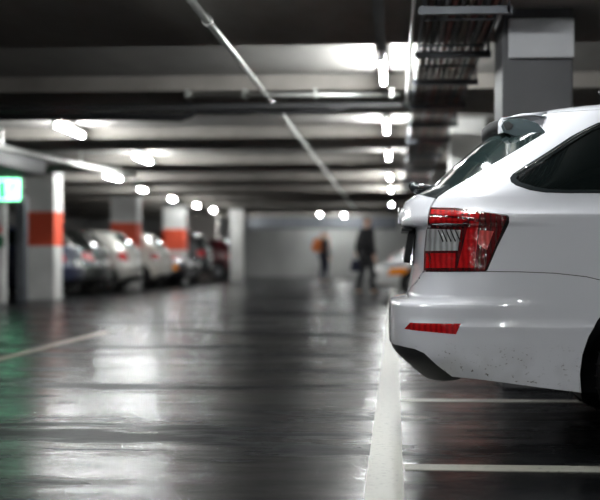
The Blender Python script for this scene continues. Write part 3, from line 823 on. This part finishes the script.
# ------------------------------------------------------------------ the other parked cars
def bg_shape(kind):
    if kind == 'hatch':
        L, H = 4.15, 1.46
        R = [(.22,.25),(.30,.06),(.42,0),(.60,0),(.64,.03),(.80,.06),(.98,.08),(1.06,.14),(1.30,.36),(1.38,.44),(1.42,.55),(1.45,.80),(1.46,1.1)]
        F = [(.22,.12),(.35,0),(.55,.02),(.68,.10),(.78,.40),(.88,.80),(.95,1.02),(1.05,1.22),(1.3,1.72),(1.4,1.98),(1.44,2.2),(1.46,2.4)]
        W = [(.22,.80),(.40,.865),(.70,.88),(.93,.865),(1.0,.84),(1.2,.745),(1.35,.665),(1.42,.57),(1.455,.3),(1.46,0)]
        wr, axle = .305, (.72, 3.30)
    elif kind == 'suv':
        L, H = 4.35, 1.62
        R = [(.28,.22),(.36,.05),(.48,0),(.68,0),(.72,.03),(.9,.05),(1.05,.06),(1.12,.09),(1.45,.25),(1.53,.32),(1.58,.45),(1.61,.70),(1.62,1.0)]
        F = [(.28,.12),(.42,0),(.62,.02),(.82,.08),(.92,.35),(1.0,.85),(1.06,1.05),(1.15,1.2),(1.45,1.65),(1.55,1.9),(1.6,2.15),(1.62,2.4)]
        W = [(.28,.82),(.45,.89),(.78,.905),(1.03,.89),(1.1,.865),(1.3,.80),(1.5,.72),(1.58,.62),(1.615,.3),(1.62,0)]
        wr, axle = .34, (.80, 3.45)
    else:
        L, H = 4.7, 1.85
        R = [(.28,.20),(.36,.04),(.48,0),(.68,0),(.72,.02),(.9,.03),(1.1,.04),(1.18,.06),(1.6,.14),(1.74,.20),(1.8,.32),(1.84,.60),(1.85,.9)]
        F = [(.28,.12),(.42,0),(.62,.02),(.85,.08),(.95,.30),(1.05,.75),(1.1,.9),(1.2,1.05),(1.6,1.55),(1.74,1.8),(1.82,2.1),(1.85,2.4)]
        W = [(.28,.84),(.45,.92),(.85,.935),(1.08,.925),(1.15,.91),(1.4,.85),(1.7,.77),(1.79,.66),(1.845,.3),(1.85,0)]
        wr, axle = .33, (.85, 3.75)
    F = [(z, L - d) for z, d in F]
    sh = Shape(R, W, F, corner=.5)
    sh.L, sh.H, sh.wr, sh.axle = L, H, wr, axle
    return sh
SHAPES = {k: bg_shape(k) for k in ('hatch', 'suv', 'van')}
paints = {}
def bg_car(kind, paint, col, x, y, facing, label, metal=0.0):
    """facing: 'tail' when the rear end points at the aisle from the left row; see below"""
    sh = SHAPES[kind]; L, H = sh.L, sh.H
    if paint not in paints: paints[paint] = carpaint('paint_' + paint, col, metal=metal)
    pm = paints[paint]
    loc, rz = {'left_tail': ((x, y, 0), math.pi), 'left_nose': ((x - L, y, 0), 0.0),
               'right_tail': ((x, y, 0), 0.0), 'right_nose': ((x + L, y, 0), math.pi)}[facing]
    r = empty('parked_car', loc, rz)
    tag(r, label, 'car', 'parked cars')
    G = lambda a, b: (sh.sx(a, b), b)
    zl = sh.z0 + .001; belt = sh.R and {'hatch': 1.0, 'suv': 1.1, 'van': 1.15}[kind]
    ra = sh.wr + .06
    a1 = arch_pts(sh, sh.axle[0], sh.wr + .01, ra, zl + .01, 12); a2 = arch_pts(sh, sh.axle[1], sh.wr + .01, ra, zl + .01, 12)
    out = [(0, zl), (.5, zl)] + a1[::-1] + [G(sh.axle[0] + .8, zl), G(sh.axle[1] - .8, zl)] + a2[::-1] + [(2.6, zl), (3, zl), (3, H), (0, H)]
    panel(sh, 'body', out, pm, r, sides=(1, -1), ds=.08, dz=.04, flank=.06, rim=False)
    top = H - .09; xf = lambda z: sh.F(z); xr = lambda z: sh.R(z)
    z0, z1 = belt + .05, H - .10
    xa0, xa1 = xr(z0) + .62, xr(z1) + .62            # rear edge of the side glass
    xb0, xb1 = xf(z0) - .42, xf(z1) - .42            # front edge
    xm = (xa0 + xb0) / 2 + .1
    for sd in (1, -1):
        panel(sh, 'side_window', [G(xa0, z0), G(xa1, z1), G(xm - .04, z1), G(xm - .04, z0)], M['glass'], r, off=.004, thick=.004, sides=(sd,), ds=.08, flank=.08)
        panel(sh, 'side_window', [G(xm + .04, z0), G(xm + .04, z1), G(xb1, z1), G(xb0, z0)], M['glass'], r, off=.004, thick=.004, sides=(sd,), ds=.08, flank=.08)
        tz = belt - .06
        panel(sh, 'tail_light', [(.50, tz - .20), (.60, tz), (.86, tz - .03), (.84, tz - .16), (.70, tz - .22)], M['red'], r, off=.006, thick=.006, sides=(sd,), ds=.06)
        hz = belt - .28
        panel(sh, 'headlight', [(2.16, hz + .02), (2.24, hz + .08), (2.62, hz + .03), (2.60, hz - .10), (2.34, hz - .10)], M['lamp'], r, off=.006, thick=.006, sides=(sd,), ds=.06)
        panel(sh, 'turn_signal', [(2.06, hz - .14), (2.14, hz - .10), (2.34, hz - .11), (2.36, hz - .25), (2.12, hz - .24)], M['orange'], r, off=.008, thick=.006, sides=(sd,), ds=.06)
        bm = bmesh.new(); bmesh.ops.create_uvsphere(bm, u_segments=12, v_segments=8, radius=1)
        mx = xf(z0) - .45
        bmesh.ops.transform(bm, matrix=Matrix.Translation((mx, -sd * (sh.W(z0) + .10), z0 + .04)) @ Matrix.Diagonal((.06, .10, .07, 1)), verts=bm.verts[:])
        add_tube(bm, [(mx, -sd * (sh.W(z0) - .03), z0), (mx, -sd * (sh.W(z0) + .08), z0 + .02)], .02, 6)
        link('wing_mirror', bm, pm, r, True)
    panel(sh, 'rear_window', [(0, z0), (.55, z0), (.52, z1 - .02), (0, z1 - .02)], M['glass'], r, off=.005, thick=.004, sides=(1, -1), ds=.08)
    panel(sh, 'windscreen', [(3, z0 - .02), (2.30, z0 - .02), (2.30, z1), (3, z1)], M['glass'], r, off=.005, thick=.004, sides=(1, -1), ds=.08)
    g0 = sh.z0 + .20
    panel(sh, 'grille', [(2.62, g0 + .10), (3, g0 + .10), (3, g0), (2.62, g0)], M['black'], r, off=.005, thick=.004, sides=(1, -1), ds=.08)
    panel(sh, 'bumper_insert', [(0, zl + .14), (.55, zl + .14), (.60, zl + .01), (0, zl + .01)], M['black'], r, off=.005, thick=.004, sides=(1, -1), ds=.08)
    pzz = belt - .30
    box('license_plate', sh.R(pzz) - .02, sh.R(pzz) + .03, -.26, .26, pzz - .055, pzz + .055, M['plate'], r, .005)
    box('license_plate', sh.F(g0 + .17) - .04, sh.F(g0 + .17) + .02, -.26, .26, g0 + .12, g0 + .23, M['plate'], r, .005)
    box('underbody', .35, L - .35, -.55, .55, sh.z0 - .02, belt - .25, M['black'], r)
    for ax in sh.axle:
        for sd in (1, -1):
            wheel(r, ax, -sd * (sh.W(.45) - .115), sh.wr, .2, -sd)
    return r

bg_car('hatch', 'navy', (0.012, 0.016, 0.04), -6.35, 27.0, 'left_tail', 'dark navy hatchback with red tail light beside the nearest orange-banded column')
bg_car('hatch', 'olive', (0.045, 0.05, 0.046), -6.30, 29.4, 'left_tail', 'dark greenish grey car parked between the navy and the silver cars', .5)
bg_car('hatch', 'silver', (0.50, 0.49, 0.45), -6.05, 31.85, 'left_tail', 'silver car with a red tail light, parked below an orange-banded column', .3)
bg_car('hatch', 'cream', (0.72, 0.69, 0.62), -5.95, 35.5, 'left_tail', 'cream white car parked left of the black cars')
bg_car('hatch', 'black', (0.010, 0.010, 0.012), -5.75, 38.0, 'left_nose', 'black car parked nose out beside the cream white car')
bg_car('hatch', 'black', (0.010, 0.010, 0.012), -5.85, 40.3, 'left_nose', 'black car with bright headlights under the third orange-banded column')
bg_car('suv', 'black', (0.010, 0.010, 0.012), -5.9, 43.4, 'left_tail', 'tall black car parked in front of the white partition wall')
bg_car('hatch', 'wine', (0.10, 0.01, 0.015), -5.45, 47.6, 'left_tail', 'dark red car beside the plain white column at the far end')
bg_car('hatch', 'pearl', (0.74, 0.74, 0.72), -0.40, 26.2, 'right_nose', 'white car with amber turn signal, nose out, seen past the white tailgate')
bg_car('van', 'red', (0.32, 0.02, 0.02), -0.20, 28.9, 'right_nose', 'red van parked beyond the white car with the amber turn signal')

# ------------------------------------------------------------------ people
def skin(name, pts, edges, m, parent, root=0, sub=2):
    """pts: name -> (x, y, z, radius or (rx, ry))"""
    keys = list(pts); idx = {k: i for i, k in enumerate(keys)}
    me = bpy.data.meshes.new(name)
    me.from_pydata([pts[k][:3] for k in keys], [(idx[a], idx[b]) for a, b in edges], []); me.update()
    o = link(name, me, m, parent)
    sk_ = o.modifiers.new('skin', 'SKIN'); sk_.use_smooth_shade = True
    if not me.skin_vertices: me.skin_vertices.new(name='')
    for i, k in enumerate(keys):
        r = pts[k][3]; me.skin_vertices[0].data[i].radius = r if isinstance(r, tuple) else (r, r)
        me.skin_vertices[0].data[i].use_root = (i == root)
    ss = o.modifiers.new('sub', 'SUBSURF'); ss.levels = sub; ss.render_levels = sub
    return o

def chain(*k): return list(zip(k, k[1:]))

def person(loc, rz, H, label, top, trousers, shoes, hair, skin_m, long_coat, stride, arms):
    """standing or walking adult, facing +y of its own frame; H is the height"""
    r = empty('person', loc, rz); tag(r, label, 'person')
    k = H / 1.75
    sx = lambda x, y, z, rad: (x * k, y * k, z * k, tuple(q * k for q in rad) if isinstance(rad, tuple) else rad * k)
    P = {'pelvis': sx(0, 0, .95, (.15, .11)), 'waist': sx(0, .0, 1.10, (.135, .10)), 'chest': sx(0, .0, 1.30, (.155, .11)), 'neck0': sx(0, -.01, 1.45, .075),
         'neck': sx(0, .0, 1.52, .052), 'jaw': sx(0, .02, 1.575, (.060, .068)), 'head': sx(0, .01, 1.645, (.076, .092)), 'crown': sx(0, .0, 1.71, (.060, .072)),
         'nose': sx(0, .115, 1.625, .012)}
    E = chain('pelvis', 'waist', 'chest', 'neck0', 'neck', 'jaw', 'head', 'crown') + [('head', 'nose')]
    hands = {}
    for s, n in ((-1, 'l'), (1, 'r')):
        f = stride * s
        P['hip' + n] = sx(.09 * s, 0, .90, .085); P['knee' + n] = sx(.095 * s, .5 * f + .02, .50, .058); P['calf' + n] = sx(.095 * s, .75 * f - .02, .36, .055)
        P['ankle' + n] = sx(.095 * s, f - .02, .09, .038); P['heel' + n] = sx(.095 * s, f - .05, .035, .034); P['toe' + n] = sx(.105 * s, f + .14, .028, (.042, .026))
        E += chain('pelvis', 'hip' + n, 'knee' + n, 'calf' + n, 'ankle' + n, 'toe' + n) + [('ankle' + n, 'heel' + n)]
        a = arms[0 if s < 0 else 1]                      # elbow and wrist offsets
        P['sho' + n] = sx(.18 * s, 0, 1.41, .058)
        P['elb' + n] = sx(*a[0], .043); P['wri' + n] = sx(*a[1], .028)
        w = Vector(a[1]); d = (w - Vector(a[0])).normalized(); side = d.cross(Vector((0, 1, 0)) if abs(d.y) < .8 else Vector((0, 0, 1))).normalized(); up = side.cross(d)
        fwd = up
        p = w + d * .075; P['palm' + n] = sx(*p, (.036, .018)); E += chain('chest', 'sho' + n, 'elb' + n, 'wri' + n, 'palm' + n)
        for i, (o_, ln) in enumerate(((-.028, .065), (-.010, .078), (.009, .073), (.026, .055))):
            q = w + d * .09 + fwd * o_; q1 = q + d * ln * .55 + side * (.008 * s); q2 = q1 + d * ln * .40 + side * (.022 * s)
            P['f%d' % i + n] = sx(*q, .009); P['g%d' % i + n] = sx(*q1, .008); P['h%d' % i + n] = sx(*q2, .007)
            E += chain('palm' + n, 'f%d' % i + n, 'g%d' % i + n, 'h%d' % i + n)
        q = w + d * .03 - fwd * .035; q1 = q + d * .035 - fwd * .014; P['t0' + n] = sx(*q, .010); P['t1' + n] = sx(*q1, .009); E += chain('wri' + n, 't0' + n, 't1' + n)
        hands[n] = p * k
    skin('body', P, E, skin_m, r)
    g = lambda nm, ds: (*P[nm][:3], tuple(q + ds for q in P[nm][3]) if isinstance(P[nm][3], tuple) else P[nm][3] + ds)
    T = {n: g(n, .022 * k) for n in ('pelvis', 'waist', 'chest', 'neck0')}
    TE = chain('pelvis', 'waist', 'chest', 'neck0')
    for n in 'lr':
        for q in ('sho', 'elb'): T[q + n] = g(q + n, .02 * k)
        T['wri' + n] = g('wri' + n, .018 * k); TE += chain('chest', 'sho' + n, 'elb' + n, 'wri' + n)
    if long_coat:
        T['hem'] = sx(0, 0, .62, (.20, .17)); TE.append(('pelvis', 'hem'))
    else:
        T['hem'] = sx(0, 0, .84, (.17, .13)); TE.append(('pelvis', 'hem'))
    skin('coat' if long_coat else 'jacket', T, TE, top, r)
    L = {'pelvis': g('pelvis', .008)}; LE = []
    for n in 'lr':
        for q in ('hip', 'knee', 'calf', 'ankle'): L[q + n] = g(q + n, .016 * k)
        LE += chain('pelvis', 'hip' + n, 'knee' + n, 'calf' + n, 'ankle' + n)
    skin('trousers', L, LE, trousers, r)
    for n in 'lr':
        Q = {'a': g('ankle' + n, .010 * k), 'h': g('heel' + n, .0), 't': g('toe' + n, .004 * k)}
        skin('shoe', Q, [('a', 'h'), ('a', 't')], shoes, r)
    Hh = {'a': sx(0, -.03, 1.63, (.078, .080)), 'b': sx(0, -.02, 1.70, (.078, .088)), 'c': sx(0, -.01, 1.735, (.05, .06))}
    skin('hair', Hh, chain('a', 'b', 'c'), hair, r)
    bm = bmesh.new()
    for s in (-1, 1):
        bmesh.ops.create_uvsphere(bm, u_segments=8, v_segments=6, radius=.011 * k, matrix=Matrix.Translation((.03 * s * k, .093 * k, 1.65 * k)))
    link('eyes', bm, M['black'], r, True)
    return r, hands

skin_m = mat('skin', (0.50, 0.30, 0.21), 0.5)
cloth = lambda n, c: mottled(n, c, tuple(q * .7 for q in c), 0.85, 30)
pr, hr = person((-0.60, 28.7, 0), -.9, 1.70, 'person in a long black coat and dark trousers walking near the white line', cloth('black_wool', (.012, .012, .014)), cloth('dark_trousers', (.014, .014, .018)),
               M['black'], cloth('brown_hair', (.05, .03, .018)), skin_m, True, .14,
               (((-.27, -.04, 1.14), (-.44, .06, .96)), ((.24, -.03, 1.14), (.25, .02, .88))))
pl_, hl = person((-2.20, 42.0, 0), -1.0, 1.64, 'person in a dark jacket and dark blue trousers standing before the grey end wall', cloth('charcoal_jacket', (.05, .05, .055)), cloth('dark_blue_trousers', (.02, .022, .045)),
                M['black'], cloth('grey_hair', (.16, .15, .14)), skin_m, False, .07,
                (((-.25, .0, 1.14), (-.27, .13, .95)), ((.24, -.02, 1.14), (.25, .06, .89))))

def bag(name, hand, p, w, h, d, m, label, hgt):
    """a bag whose handle loop passes through the hand"""
    rz = p.rotation_euler.z
    hw = p.matrix_basis @ Vector(hand)
    r = empty(name, (hw.x, hw.y, hw.z - hgt - h), rz); tag(r, label, 'bag')
    bm = bmesh.new(); add_box(bm, -w / 2, w / 2, -d / 2, d / 2, 0, h)
    for v in bm.verts:
        if v.co.z > .1: v.co.x *= .86; v.co.y *= .6
    bmesh.ops.bevel(bm, geom=bm.edges[:], offset=.03, segments=3, affect='EDGES'); link('pouch', bm, m, r, True)
    a = [(-w * .3, 0, h - .01), (-w * .25, 0, h + hgt * .7), (0, 0, h + hgt), (w * .25, 0, h + hgt * .7), (w * .3, 0, h - .01)]
    tube('handle', a, .009, m, r, 8)
    return r
bpy.context.view_layer.update()
bag('handbag', hr['l'], pr, .34, .26, .14, cloth('navy_leather', (.015, .018, .05)), 'dark navy bag carried by the person in the long black coat', .12)
# an orange backpack worn on the back
r = empty('backpack', (-2.20, 42.0, 0), -1.0)
bm = bmesh.new(); add_box(bm, -.15, .15, -.36, -.16, .98, 1.40); bmesh.ops.bevel(bm, geom=bm.edges[:], offset=.05, segments=3, affect='EDGES')
om = cloth('orange_canvas', (.75, .20, .05)); link('pouch', bm, om, r, True)
bm = bmesh.new(); add_box(bm, -.11, .11, -.40, -.345, 1.02, 1.20); bmesh.ops.bevel(bm, geom=bm.edges[:], offset=.02, segments=2, affect='EDGES'); link('pocket', bm, om, r, True)
for s_ in (-1, 1):
    tube('strap', [(.09 * s_, -.18, 1.36), (.095 * s_, -.12, 1.50), (.10 * s_, 0, 1.535), (.10 * s_, .13, 1.46), (.10 * s_, .165, 1.30), (.12 * s_, .15, 1.12), (.17 * s_, .0, 1.04), (.13 * s_, -.19, 1.03)], .012, om, r, 8)
tag(r, 'orange backpack worn by the person before the grey end wall', 'backpack')
